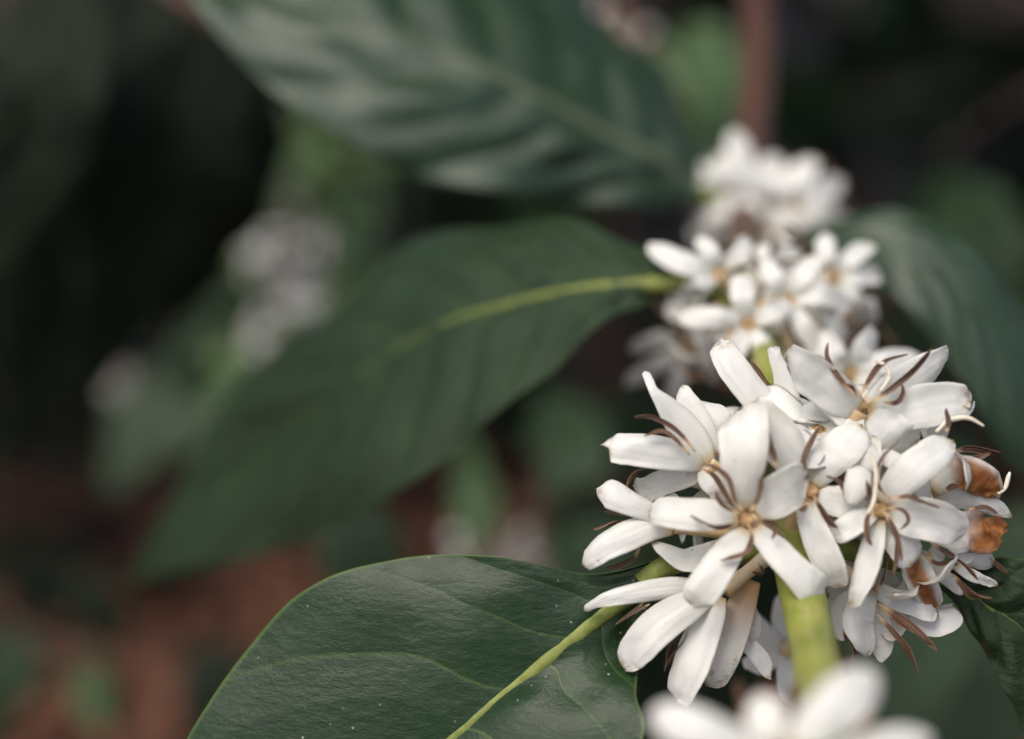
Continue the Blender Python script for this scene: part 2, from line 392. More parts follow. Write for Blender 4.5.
# ================================================================== THE SETTING
def ground_mat():
    m, n, b = newmat('forest floor'); co = nd(n, 'ShaderNodeTexCoord').outputs['Object']; L = n.links
    f = noise_t(n, 6, 6, .6, co); f2 = noise_t(n, 26, 4, .6, co)
    c = ramp(n, f, [(.30, (.020, .014, .010)), (.5, (.055, .028, .020)), (.72, (.10, .055, .038))])
    c = mixc(n, step(n, f2, .5, .65), c, (.06, .035, .025))
    L.new(c, b.inputs['Base Color']); b.inputs['Roughness'].default_value = .85
    L.new(bump(n, f2, .02, .6), b.inputs['Normal']); return m
GM = ground_mat()
gs = []; gf = []; NG = 90
for i in range(NG + 1):
    for j in range(NG + 1):
        a = (i / NG * 2 - 1); b = (j / NG * 2 - 1); x = 70 * a * abs(a) ** 1.5; y = 4 + 70 * b * abs(b) ** 1.5
        gs.append((x, y, .05 * noise.noise(Vector((x * .5, y * .5, 0)))))
for i in range(NG):
    for j in range(NG): a = i * (NG + 1) + j; gf.append((a, a + NG + 1, a + NG + 2, a + 1))
tag(mesh('ground', gs, gf, GM, None, (0, 0, 0)), kind='structure')
def small_leaf(V, F, base, d, n, L, w, curl=.15, segs=5):
    s = d.cross(n).normalized(); n = s.cross(d).normalized(); o = len(V)
    for i in range(segs + 1):
        t = i / segs; ww = w * (math.sin(math.pi * min(.985, t * .96 + .02)) ** .8) * (1.12 - .35 * t)
        c = base + d * (L * t) - n * (curl * L * t * t)
        V.extend([c - s * ww * .5 + n * ww * .10, c, c + s * ww * .5 + n * ww * .10])
    for i in range(segs):
        a = o + i * 3; F.append((a, a + 1, a + 4, a + 3)); F.append((a + 1, a + 2, a + 5, a + 4))
# leaf litter
LV = []; LF = []; r = random.Random(3)
for i in range(2200):
    y = r.uniform(.9, 3.6); x = r.uniform(-.5, .5) * (y * .75 + .6)
    a = r.uniform(0, 6.28); d = Vector((math.cos(a), math.sin(a), r.uniform(-.1, .25))).normalized()
    small_leaf(LV, LF, Vector((x, y, .02 + r.uniform(0, .05) + .05 * noise.noise(Vector((x * .5, y * .5, 0))))), d, Vector((r.uniform(-.3, .3), r.uniform(-.3, .3), 1)), r.uniform(.06, .14), r.uniform(.03, .06), r.uniform(-.2, .3))
tag(mesh('leaf_litter', LV, LF, M['littermat'], None, (0, 2, 0), smooth=True), 'layer of fallen reddish brown leaves covering the ground', 'leaf litter', kind='stuff')

# ---- shrubs further back
def shrub(loc, h, spread, nbr, nl, seed, label, mat, bright=0, leafL=(.09, .16)):
    r = random.Random(seed); root = empty('coffee_shrub', loc); tag(root, label, 'shrub', 'coffee shrubs in the background')
    base = Vector(loc); top = base + Vector((r.uniform(-.1, .1), r.uniform(-.1, .1), h))
    path = [base, base.lerp(top, .35) + Vector((r.uniform(-.03, .03), r.uniform(-.03, .03), 0)), base.lerp(top, .7), top]
    V, F, T = tube(path, [.017, .014, .010, .004], 8, .1)
    FV = []; FF = []
    for k in range(nbr):
        t = .03 + .95 * (k + .5) / nbr; o = Vector(cr([tuple(p) for p in path], t)); a = k * 2.4 + r.uniform(-.4, .4)
        rad = Vector((math.cos(a), math.sin(a), 0)); L = spread * r.uniform(.6, 1.1) * (1.15 - .6 * t)
        bp = [o, o + rad * L * .4 + Vector((0, 0, .10 * L)), o + rad * L * .75 + Vector((0, 0, .02)), o + rad * L - Vector((0, 0, .18 * L))]
        v2, f2, _ = tube(bp, [.006, .004, .003, .0015], 6); off = len(V); V += v2; F += [tuple(i + off for i in f) for f in f2]
        for q in range(nl):
            tt = .15 + .85 * (q + .5) / nl; c = Vector(cr([tuple(p) for p in bp], tt))
            for sgn in (-1, 1, -1, 1):
                sd_ = Vector((-rad.y, rad.x, 0)) * sgn
                d = (sd_ * r.uniform(.6, 1) + rad * r.uniform(.1, .6) + Vector((0, 0, r.uniform(-.7, .15)))).normalized()
                small_leaf(FV, FF, c, d, Vector((r.uniform(-.4, .4), r.uniform(-.5, .3), 1)), r.uniform(*leafL), r.uniform(.04, .075), r.uniform(.1, .4))
    mesh('stem', V, F, M['bark'], root, base); mesh('foliage', FV, FF, mat, root, base, dict(vein=[0.] * len(FV), rim=[0.] * len(FV)))
    return root
SH = [(-1.05, 2.3, 1.25, .55, 16, 9, 'dark coffee shrub standing behind the left edge of the frame', 'leafshaded'),
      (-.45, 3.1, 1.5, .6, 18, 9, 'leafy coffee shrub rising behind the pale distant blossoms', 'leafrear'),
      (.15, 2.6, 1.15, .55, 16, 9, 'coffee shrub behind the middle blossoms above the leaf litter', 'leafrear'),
      (.75, 2.2, 1.45, .6, 18, 9, 'dark coffee shrub filling the right background', 'leafshaded'),
      (1.3, 3.3, 1.7, .7, 18, 9, 'tall coffee shrub at far right of the background', 'leafshaded'),
      (-1.6, 4.0, 1.7, .8, 18, 8, 'distant coffee shrub at far left of the thicket', 'leafshaded'),
      (-.75, 4.8, 1.8, .8, 18, 8, 'distant coffee shrub behind the left thicket', 'leafshaded'),
      (.2, 4.4, 1.8, .8, 18, 8, 'distant coffee shrub closing the middle of the thicket', 'leafshaded'),
      (1.0, 5.0, 1.9, .8, 18, 8, 'distant coffee shrub behind the right thicket', 'leafshaded'),
      (2.2, 5.0, 1.9, .9, 18, 8, 'distant coffee shrub at the right end of the thicket', 'leafshaded'),
      (-2.4, 6.2, 2.0, 1.0, 18, 8, 'farthest coffee shrub on the left', 'leafshaded'),
      (0.0, 6.8, 2.1, 1.0, 18, 8, 'farthest coffee shrub in the middle', 'leafshaded'),
      (-1.2, 7.4, 2.1, 1.0, 18, 8, 'farthest coffee shrub left of the middle', 'leafshaded'),
      (1.3, 7.2, 2.1, 1.0, 18, 8, 'farthest coffee shrub right of the middle', 'leafshaded'),
      (2.8, 7.6, 2.1, 1.0, 18, 8, 'farthest coffee shrub on the right', 'leafshaded')]
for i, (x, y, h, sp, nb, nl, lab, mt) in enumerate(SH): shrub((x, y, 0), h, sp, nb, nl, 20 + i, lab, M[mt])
# ---- one thin trunk in view; unseen crowns added overhead to darken the background
def added_canopy_tree(loc, h, rad, nleaf, seed, label, tr=.035):
    r = random.Random(seed); root = empty('added_canopy_tree', loc); tag(root, label, 'tree', 'trees with added crowns shading the shrubs'); b = Vector(loc)
    path = [b, b + Vector((.03, 0, h * .35)), b + Vector((-.02, .04, h * .7)), b + Vector((0, 0, h))]
    V, F, T = tube(path, [tr, tr * .85, tr * .7, tr * .4], 10, .1)
    FV = []; FF = []
    for k in range(12):
        a = k * 2.4; e = b + Vector((math.cos(a) * rad * r.uniform(.5, .95), math.sin(a) * rad * r.uniform(.5, .95), h + r.uniform(-.1, .7)))
        s = b + Vector((0, 0, h * r.uniform(.75, .98)))
        v2, f2, _ = tube([s, s.lerp(e, .5) + Vector((0, 0, .12)), e], [tr * .35, tr * .25, tr * .1], 6); off = len(V); V += v2; F += [tuple(i + off for i in f) for f in f2]
        for q in range(nleaf // 12):
            c = e + Vector((r.gauss(0, rad * .3), r.gauss(0, rad * .3), r.gauss(0, .25)))
            d = Vector((r.uniform(-1, 1), r.uniform(-1, 1), r.uniform(-.5, .2))).normalized()
            small_leaf(FV, FF, c, d, Vector((r.uniform(-.5, .5), r.uniform(-.5, .5), 1)), r.uniform(.14, .26), r.uniform(.07, .12), .2, 4)
    mesh('trunk', V, F, M['bark'], root, b); mesh('crown', FV, FF, M['leafshaded'], root, b, dict(vein=[0.] * len(FV), rim=[0.] * len(FV)))
tp = P(850, 160, 3.0)
added_canopy_tree((tp.x, tp.y, 0), 2.7, 1.3, 2600, 5, 'slim brown trunked tree behind the blossoms on the right', .03)
added_canopy_tree((-1.35, 2.3, 0), 2.3, 1.0, 1800, 15, 'unseen tree added left of the frame to shade the background', .03)
added_canopy_tree((1.15, 2.0, 0), 2.3, 1.1, 2600, 16, 'unseen tree added right of the frame to shade the background', .03)
added_canopy_tree((-1.3, 3.2, 0), 2.9, 1.4, 2600, 6, 'added tree whose unseen crown shades the left shrubs')
added_canopy_tree((-.2, 5.6, 0), 3.1, 1.6, 2600, 8, 'added tree at the back, its unseen crown shading the middle shrubs')

# ================================================================== BACKGROUND BRANCHES (blurred, mid distance)
def PD(p): return P(p[0], p[1], p[2])        # third value: metres
def quick_leaf(parent, mid, hw, mat, label=None, tilt=0, seed=0, **kw):
    """leaf from a midrib polyline of (x, y, metres) and half width in px"""
    prof = [.04, .62, .98, 1.0, .78, .42, .03]; n = len(prof); m = []; l = []; rr = []
    for i in range(n):
        t = i / (n - 1); c = cr(mid, t); a = cr(mid, min(1, t + .03)); b = cr(mid, max(0, t - .03))
        dx, dy = a[0] - b[0], a[1] - b[1]; q = math.hypot(dx, dy) or 1; nx, ny = dy / q, -dx / q
        h = hw * prof[i]; m.append(c)
        l.append((c[0] + nx * h, c[1] + ny * h, c[2] + tilt * hw * prof[i] * K * c[2])); rr.append((c[0] - nx * h, c[1] - ny * h, c[2] - tilt * hw * prof[i] * K * c[2]))
    return leaf(parent, m, l, rr, mat, nu=36, nv=8, zf=PD, seed=seed, label=label, bulge=kw.pop('bulge', .0015), wavy=.002, camber=kw.pop('camber', .06), rib=(.0014, .0005), **kw)
def bg_branch(path, rads, label, leaves, flowers, seed, extra=[], group='blurred coffee branches in the background'):
    b = PD(path[0]); root = empty('coffee_branch', b); tag(root, label, 'branch', group)
    V, F, T = tube([PD(p) for p in path], rads, 10, .1); mesh('stem', V, F, M['stem'], root, b, dict(bark=[1.] * len(V)))
    for k, (mid, hw, mt, tilt) in enumerate(leaves + extra): quick_leaf(root, mid, hw, M[mt], tilt=tilt, seed=seed + k, ribmat=M[mt])
    r = random.Random(seed)
    for k, (x, y, d, n) in enumerate(flowers):
        c = PD((x, y, d))
        for q in range(n):
            ax = Vector((r.uniform(-1, 1), r.uniform(-1.0, .3), r.uniform(-.6, 1))).normalized()
            free_flower(root, c - ax * .004, ax, L=.014, seed=seed * 31 + k * 7 + q, stam=False, wid=.0046)
    return root
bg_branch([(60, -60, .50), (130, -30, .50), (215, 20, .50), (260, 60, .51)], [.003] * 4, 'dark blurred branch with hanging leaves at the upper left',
          [([(215, 20, .50), (175, 120, .49), (135, 240, .50), (85, 400, .52)], 88, 'leafshaded', .5),
           ([(75, -60, .47), (45, 60, .45), (15, 180, .46), (-30, 330, .48)], 70, 'leafshaded', -.2),
           ([(110, -80, .7), (140, 0, .7), (150, 80, .7), (140, 180, .7)], 70, 'leafshaded', .2),
           ([(60, 60, .6), (70, 200, .62), (50, 330, .66), (10, 460, .7)], 80, 'leafshaded', .3),
           ([(400, 100, .62), (440, 160, .62), (470, 230, .64), (460, 330, .66)], 46, 'leafshaded', .3),
           ([(260, 60, .51), (250, 150, .52), (200, 260, .54), (150, 360, .56)], 36, 'leafshaded', .9)], [], 41)
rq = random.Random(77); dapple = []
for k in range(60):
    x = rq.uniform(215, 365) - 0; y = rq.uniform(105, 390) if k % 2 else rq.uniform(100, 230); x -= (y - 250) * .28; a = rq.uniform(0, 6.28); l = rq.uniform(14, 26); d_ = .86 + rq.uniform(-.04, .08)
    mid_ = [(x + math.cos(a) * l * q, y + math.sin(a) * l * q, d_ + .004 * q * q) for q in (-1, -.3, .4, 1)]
    dapple.append((mid_, rq.uniform(6, 13), rq.choice(['leafbright', 'leaflit', 'leaflit']), rq.uniform(-1, 1)))
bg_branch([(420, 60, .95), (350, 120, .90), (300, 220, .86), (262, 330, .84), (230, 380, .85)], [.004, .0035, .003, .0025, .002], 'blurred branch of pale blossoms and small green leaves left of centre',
          [([(330, 150, .88), (350, 200, .86), (352, 260, .86), (338, 310, .86)], 30, 'leafbright', .3),
           ([(300, 200, .86), (318, 160, .85), (330, 120, .84), (300, 90, .84)], 32, 'leafbright', -.5),
           ([(280, 200, .86), (262, 170, .85), (270, 130, .84), (300, 100, .84)], 22, 'leafbright', .2),
           ([(262, 330, .84), (220, 320, .82), (185, 345, .82), (150, 390, .82)], 24, 'leafrear', .2),
           ([(230, 380, .85), (190, 400, .82), (140, 440, .82), (110, 500, .82)], 46, 'leafrear', -.3),
           ([(250, 340, .84), (250, 390, .82), (215, 430, .82), (190, 450, .82)], 30, 'leafbright', -.3)],
          [(270, 254, .82, 2), (302, 300, .82, 2), (266, 338, .82, 1), (318, 240, .86, 1), (290, 200, .9, 1), (120, 380, .95, 1)], 42, dapple)
bg_branch([(560, -60, .62), (600, -20, .62), (630, 30, .60), (665, 90, .60), (690, 140, .62)], [.003] * 5, 'blurred branch with one whitish blossom at the top centre',
          [([(690, 20, .64), (715, 70, .62), (712, 130, .61), (700, 190, .61)], 34, 'leafbright', .6),
           ([(640, 40, .62), (670, 60, .61), (695, 95, .60), (705, 140, .6)], 20, 'leafbright', -.3),
           ([(680, 120, .66), (640, 120, .67), (590, 90, .68), (560, 40, .7)], 40, 'leafrear', -.3)],
          [(612, 28, .66, 1), (634, 48, .66, 1)], 43)
bg_branch([(430, 640, .62), (460, 590, .60), (490, 550, .58), (540, 500, .6), (600, 440, .64)], [.003] * 5, 'blurred branch with dim blossoms just above the sharp leaf',
          [([(470, 560, .60), (478, 520, .6), (474, 480, .6), (465, 430, .6)], 24, 'leafbright', .5),
           ([(540, 500, .60), (570, 460, .6), (560, 420, .62), (540, 390, .64)], 40, 'leafrear', .6),
           ([(400, 620, .62), (370, 570, .61), (350, 520, .61), (340, 450, .62)], 44, 'leafrear', -.5),
           ([(540, 520, .62), (580, 540, .6), (610, 590, .6), (620, 660, .6)], 50, 'leafrear', .6)],
          [(478, 548, .64, 1), (505, 556, .64, 1), (532, 548, .64, 1)], 44)
bg_branch([(1120, 760, .50), (1040, 650, .50), (960, 560, .52), (900, 470, .55)], [.003] * 4, 'blurred branch with broad teal green leaves at the lower right',
          [([(960, 440, .56), (925, 540, .50), (905, 650, .47), (900, 800, .46)], 88, 'leafrear', -.5),
           ([(1060, 500, .6), (1010, 600, .6), (985, 700, .6), (980, 850, .6)], 90, 'leafrear', -.3),
           ([(720, 540, .66), (690, 600, .66), (665, 700, .66), (660, 850, .66)], 60, 'leafshaded', .3),
           ([(870, 500, .58), (800, 570, .58), (740, 650, .58), (690, 780, .58)], 75, 'leafshaded', .6)], [], 45)
bg_branch([(1100, 60, .75), (1000, 110, .75), (930, 170, .75), (880, 250, .75)], [.0009] * 4, 'blurred branch with bluish leaves at the right',
          [([(930, 170, .75), (960, 220, .72), (1000, 270, .7), (1060, 330, .7)], 52, 'leafrear', -.8),
           ([(1000, 110, .75), (960, 100, .72), (900, 120, .72), (850, 90, .72)], 36, 'leafshaded', .6),
           ([(950, 150, .75), (930, 230, .74), (920, 300, .74), (950, 400, .74)], 46, 'leafshaded', .4)], [], 46)
bg_branch([(-60, 560, 1.0), (40, 640, .95), (150, 660, .95), (230, 640, .98)], [.0018] * 4, 'blurred low twig with small leaves over the leaf litter at the lower left',
          [([(120, 655, .95), (105, 620, .94), (80, 590, .94), (40, 570, .94)], 26, 'leafshaded', .4),
           ([(100, 655, .95), (92, 680, .94), (95, 710, .93), (110, 740, .93)], 18, 'leafbright', .4),
           ([(180, 655, .95), (210, 680, .94), (215, 720, .94), (190, 760, .94)], 44, 'leafshaded', .2),
           ([(20, 630, .95), (10, 660, .94), (-10, 700, .94), (-40, 760, .94)], 40, 'leafrear', .2)], [], 47)

# ================================================================== THE SHARP COFFEE BRANCH
node = PZ((790, 535, 0))
BR = empty('coffee_branch', node)
tag(BR, 'coffee branch in flower with sharp white blossoms and a glossy leaf in front', 'branch')
spath = [(757, -110, 300), (757, -20, 250), (757, 60, 205), (752, 140, 165), (745, 215, 128), (745, 262, 90), (748, 305, 66), (762, 342, 46), (771, 378, 26), (778, 440, 10), (785, 500, 4), (795, 560, -1), (806, 610, -9), (815, 655, -20), (822, 700, -37), (828, 745, -54), (840, 800, -68)]
srad = [.0045, .0044, .0042, .004, .0036, .0031, .0026, .0022, .0023, .0026, .0028, .0029, .0028, .0028, .0027, .0026, .0025]
V, F, T = tube([PZ(p) for p in spath], srad, 20, .06, 3)
mesh('stem', V, F, M['stem'], BR, PZ(spath[0]), dict(bark=[1 - sm(t, .28, .40) for t in T]))

# --- leaves of the branch
def petiole(lf, pts, r0, r1):
    V, F, T = tube([PZ(p) for p in pts], [r0 + (r1 - r0) * i / (len(pts) - 1) for i in range(len(pts))], 12, .08)
    return mesh('petiole', V, F, M['midrib'], lf, PZ(pts[0]))
L1 = leaf(BR, [(672, 562, 1), (615, 603, 0), (570, 640, -1), (520, 682, -1), (455, 737, -1), (350, 830, 0), (220, 945, 4), (70, 1080, 10)],
     [(668, 556, 1), (590, 574, 0), (492, 556, 1), (392, 560, 3), (292, 600, 5), (196, 725, 6), (140, 870, 8), (70, 1080, 10)],
     [(676, 570, 1), (645, 606, 2), (638, 640, 1), (637, 690, -4), (640, 745, -9), (590, 880, -8), (440, 1010, 0), (70, 1080, 10)],
     M['leaf'], nu=300, nv=90, nveins=6.0, bulge=.0003, camber=.035, vslope=.22, rib=(.00165, .0009), wavy=.0005, seed=2, vw=.022, ribfade=.35,
     label='large glossy dark green leaf in focus at the bottom')
petiole(L1, [(640, 583, 0), (668, 565, 0), (700, 558, 2), (740, 552, 2), (785, 545, 1)], .0013, .0018)
L2 = leaf(BR, [(925, 572, 6), (965, 590, 5), (1010, 618, 4), (1065, 655, 4), (1130, 705, 5), (1210, 780, 8)],
     [(928, 568, 6), (975, 563, 4), (1030, 556, 0), (1100, 570, -3), (1180, 640, 0), (1210, 780, 8)],
     [(926, 576, 6), (955, 605, 6), (983, 648, 6), (1010, 700, 6), (1060, 770, 8), (1210, 780, 8)],
     M['leafrear'], nu=120, nv=40, nveins=7, bulge=.0012, camber=.04, rib=(.0013, .0005), seed=5, label='bright green leaf cut by the right edge')
petiole(L2, [(935, 575, 6), (900, 562, 5), (850, 550, 3), (800, 545, 1)], .0012, .0016)
L3 = leaf(BR, [(668, 282, 50), (600, 288, 53), (510, 306, 62), (420, 338, 76), (340, 390, 96), (250, 465, 140), (130, 585, 200)],
     [(668, 276, 50), (620, 238, 60), (530, 222, 76), (420, 240, 98), (310, 325, 122), (205, 430, 165), (130, 585, 200)],
     [(668, 288, 50), (620, 318, 50), (555, 368, 52), (480, 432, 60), (385, 500, 76), (270, 552, 125), (130, 585, 200)],
     M['leafrear'], nu=110, nv=36, nveins=9, bulge=.0012, camber=.05, rib=(.0013, .0004), seed=8, wavy=.001, label='broad soft focused leaf with yellow green midrib across the middle')
petiole(L3, [(645, 284, 50), (680, 284, 50), (710, 288, 50), (742, 300, 50)], .0013, .002)
L4 = leaf(BR, [(720, 205, 130), (655, 160, 122), (580, 122, 116), (500, 82, 112), (410, 42, 112), (300, 5, 116), (150, -50, 126)],
     [(715, 212, 130), (625, 206, 120), (540, 200, 112), (440, 182, 107), (335, 135, 107), (225, 45, 113), (150, -50, 126)],
     [(722, 196, 131), (690, 130, 133), (650, 70, 137), (590, 10, 140), (490, -50, 140), (350, -80, 138), (150, -50, 126)],
     M['leafsheen'], nu=110, nv=36, nveins=8, bulge=.0016, camber=.05, rib=(.0018, .0008), seed=11, wavy=.0020, label='large blurred leaf with pale sheen across the top', ribmat=M['palerib'])
petiole(L4, [(700, 190, 128), (725, 205, 128), (745, 215, 128)], .0012, .0018)
L5 = leaf(BR, [(790, 245, 95), (850, 238, 86), (915, 262, 80), (975, 320, 78), (1020, 400, 78), (1060, 500, 82)],
     [(790, 238, 96), (860, 212, 88), (940, 225, 84), (1010, 290, 82), (1060, 390, 84), (1060, 500, 82)],
     [(792, 252, 95), (850, 265, 84), (900, 302, 78), (950, 362, 76), (1000, 450, 78), (1060, 500, 82)],
     M['leafsheen'], nu=80, nv=28, nveins=8, bulge=.0007, camber=.05, rib=(.0012, .0004), seed=14, label='blurred grey green leaf arching down at the right', ribmat=M['leafrear'])

# --- sharp blossoms, each traced petal by petal (x, y, width px)
f_ = []
traced_flower(BR, (747, 519, -9), (780, 540, -1), [
    ([(746, 512, 20), (742, 482, 40), (742, 450, 54), (742, 424, 54), (742, 408, 46)], dict(dz=(0, -3, -3.5, 1), cup=.10, ragged=.1, tip=.14)),
    ([(754, 512, 22), (772, 500, 46), (792, 486, 48), (806, 478, 36)], dict(dz=(0, -1.5, -1.5, -1), ragged=.1, cup=-.10)),
    ([(740, 518, 18), (715, 515, 33), (685, 514, 35), (662, 512, 32), (650, 511, 28)], dict(dz=(0, -1.6, -.6, 2), ragged=.2)),
    ([(744, 526, 20), (731, 547, 31), (714, 573, 39), (700, 594, 40), (693, 606, 34)], dict(dz=(0, -2, -3, -2), ragged=.1, cup=.13)),
    ([(753, 526, 18), (772, 546, 29), (795, 568, 34), (813, 587, 37), (823, 600, 32)], dict(dz=(0, -2, -2.5, -1), ragged=.1, cup=.12))],
    [(.75, (744, 513), (735, 500), (728, 478), (712, 466), (704, 466)), (.7, (742, 514), (726, 507), (718, 498), (716, 490)),
     (.8, (750, 512), (758, 500), (762, 486), (762, 472)), (.75, (740, 521), (724, 526), (708, 524), (690, 515)),
     (.75, (748, 524), (752, 538), (748, 552), (734, 558), (720, 561)), (.8, (754, 520), (768, 521), (777, 526), (772, 540))],
    seed=1, label='front blossom facing the camera with ochre centre')
traced_flower(BR, (705, 464, -4), (778, 508, 1), [
    ([(708, 466, 20), (697, 447, 35), (681, 424, 34), (666, 405, 21), (654, 391, 11), (649, 380, 10), (645, 371, 9)], dict(dz=(0, -1, -1.6, -1), rolls=(0, .25), tip=.05, ragged=.1)),
    ([(708, 458, 24), (701, 434, 34), (692, 412, 30), (684, 396, 20), (680, 387, 12)], dict(dz=(1, 1, 1.4, 2), ragged=.5)),
    ([(706, 464, 18), (684, 458, 32), (655, 452, 36), (628, 449, 35), (605, 446, 30)], dict(dz=(0, -1.6, -1.8, -1), ragged=.9, cup=.14, tip=.1)),
    ([(702, 470, 20), (684, 475, 28), (662, 482, 27), (645, 488, 27), (634, 486, 24)], dict(dz=(1, 1.5, 1.6, 2), ragged=.8)),
    ([(702, 466, 18), (710, 479, 26), (719, 492, 24), (726, 504, 18)], dict(dz=(0, -.5, -.5, 0))),
    ([(722, 470, 26), (720, 445, 38), (712, 420, 42), (700, 402, 30)], dict(dz=(3, 2.5, 2.5, 3.5), ragged=.2))],
    [(.75, (695, 452), (682, 436), (668, 424), (650, 416), (634, 417)), (.7, (690, 455), (676, 440), (662, 432), (644, 436)),
     (.8, (668, 466, 1), (650, 468, 1), (636, 474, 1), (626, 488, 1)), (.8, (702, 468, -3), (716, 476, -4), (726, 492, -5), (733, 507, -6))],
    seed=2, label='upper left blossom with one long twisted petal', disc=False)
traced_flower(BR, (672, 524, -3), (776, 540, 1), [
    ([(668, 522, 15), (650, 512, 22), (630, 503, 28), (612, 495, 32), (597, 490, 30)], dict(dz=(0, -1.2, -1.5, -.5), ragged=1.0, cup=.2)),
    ([(674, 526, 20), (652, 527, 30), (628, 535, 33), (606, 546, 30), (592, 556, 24), (583, 563, 18)], dict(dz=(0, -1.4, -1.8, -1), ragged=.5, tip=.08)),
    ([(722, 548, 22), (700, 558, 28), (682, 560, 24), (666, 552, 17), (652, 543, 10)], dict(dz=(0, -1, -1, -.5), ragged=.2)),
    ([(670, 518, 20), (672, 506, 22), (668, 496, 18)], dict(dz=(2, 2, 2), ragged=.1))],
    [(.75, (645, 520, 1), (628, 521, 1), (610, 523, 1), (593, 530, 1)), (.6, (648, 515, 1), (632, 514, 1), (604, 511, 1)), (.9, (640, 548, 2), (630, 560, 2), (616, 566, 2), (604, 568, 2))],
    seed=3, label='leftmost blossom with petals spread over the leaf', disc=False)
traced_flower(BR, (722, 592, -3), (768, 556, -1), [
    ([(705, 592, 16), (682, 588, 23), (655, 590, 24), (630, 594, 22), (608, 599, 17), (594, 604, 10), (584, 610, 8)], dict(dz=(0, -1.4, -1.6, -.5), ragged=.3, tip=.06)),
    ([(714, 594, 18), (696, 602, 32), (672, 616, 40), (650, 634, 41), (634, 652, 38), (626, 668, 28)], dict(dz=(0, -2, -2.5, -1.5), ragged=.5, cup=.10, tip=.1)),
    ([(718, 596, 20), (710, 618, 34), (700, 642, 42), (690, 668, 40), (682, 688, 34), (678, 700, 22)], dict(dz=(0, -1, -1.2, -.5), ragged=1.0, cup=-.10, tip=.08)),
    ([(752, 580, 20), (742, 605, 32), (731, 632, 40), (720, 658, 40), (711, 678, 34), (707, 686, 24)], dict(dz=(1.2, 1, 1.4, 2), ragged=.2, peach=1.0, spots=.9, cup=.14, label='withering petal with ochre spots')),
    ([(738, 592, 14), (746, 608, 20), (753, 626, 22), (753, 646, 15)], dict(dz=(3, 3, 3, 3), ragged=.2)),
    ([(736, 632, 14), (747, 644, 17), (760, 658, 19), (770, 676, 15)], dict(dz=(3.5, 3.5, 3.5, 3.5), ragged=.8))],
    [(.5, (644, 602, -1), (632, 612, -1), (615, 625, -1)), (.5, (650, 604, -1), (638, 610, -1), (618, 622, -1)), (.8, (688, 622, 0), (676, 636, 0), (668, 652, 0), (664, 672, 0)), (.7, (690, 626, 0), (684, 642, 0), (672, 656, 0), (664, 668, 0)), (.5, (758, 562, -1), (762, 572, -1), (752, 572, -1))],
    seed=4, label='lower left blossom drooping beneath the others', disc=False)
traced_flower(BR, (811, 491, -6), (790, 530, 0), [
    ([(808, 488, 22), (795, 464, 40), (778, 440, 50), (760, 420, 46), (750, 408, 34)], dict(dz=(0, -1.5, -1.5, 0), ragged=.1)),
    ([(812, 486, 20), (824, 466, 38), (840, 448, 44), (854, 434, 40), (862, 426, 26)], dict(dz=(0, -1.5, -1.5, -.5), ragged=.1)),
    ([(815, 493, 20), (833, 500, 34), (852, 503, 38), (868, 498, 32)], dict(dz=(0, -.8, -.8, 0), ragged=.2)),
    ([(806, 500, 24), (812, 522, 30), (821, 545, 33), (831, 568, 32), (838, 588, 26)], dict(dz=(0, -1.4, -1.6, -.4), ragged=.3, tip=.08)),
    ([(812, 480, 14), (806, 462, 20), (806, 440, 24), (808, 428, 20)], dict(dz=(2, 3, 3, 3), ragged=.1))],
    [(.85, (808, 480, -2), (804, 462, -2), (812, 442, -2), (821, 426, -2)), (.8, (808, 502, -4), (804, 510, -4), (799, 511, -4)), (.85, (814, 496, -3), (822, 508, -3), (830, 520, -3), (838, 528, -3)),
     (.6, (844, 494, -4), (838, 482, -4), (826, 476, -4)), (.95, (775, 468, -7), (774, 456, -7), (771, 444, -7), (769, 430, -7))],
    seed=5, label='blossom in the middle of the sharp cluster')
traced_flower(BR, (880, 510, -7), (800, 538, 0), [
    ([(882, 504, 20), (896, 486, 36), (915, 468, 40), (935, 453, 39), (951, 440, 34)], dict(dz=(0, -2, -2.6, -1.5), ragged=.1, cup=.10)),
    ([(874, 512, 16), (858, 521, 26), (842, 531, 26), (829, 538, 16)], dict(dz=(0, -1.4, -1.6, -1), ragged=.2)),
    ([(878, 518, 18), (873, 543, 25), (866, 568, 26), (856, 592, 20), (850, 606, 14)], dict(dz=(0, -1, -.6, 1), ragged=.3)),
    ([(888, 512, 22), (908, 516, 42), (932, 520, 46), (952, 527, 40), (964, 534, 28)], dict(dz=(0, -1, -.8, .5), ragged=.2)),
    ([(884, 518, 20), (896, 534, 34), (906, 550, 36), (912, 564, 26)], dict(dz=(1, .5, .5, 1), ragged=.2)),
    ([(876, 500, 12), (870, 480, 22), (872, 456, 24), (872, 436, 18)], dict(dz=(1, 1, 1, 1.5), ragged=.1))],
    [(.6, (892, 500), (880, 488), (877, 472), (884, 456), (900, 440)), (.75, (873, 505), (868, 492), (866, 480, -4)), (.8, (872, 508), (868, 520), (868, 536), (872, 546)),
     (.9, (884, 512), (892, 526), (898, 542), (902, 562)), (.6, (886, 508), (902, 510), (908, 520), (900, 530)), (.7, (890, 500), (906, 497), (922, 502), (940, 508)), (.6, (886, 536, 2), (888, 552, 2), (884, 574, 2), (880, 586, 2)), (.7, (896, 530, 0), (897, 552, 0), (894, 576, 0))],
    [[(868, 514), (874, 500), (876, 470), (868, 448)]], seed=6, label='blossom right of the middle with curled ochre stamens')
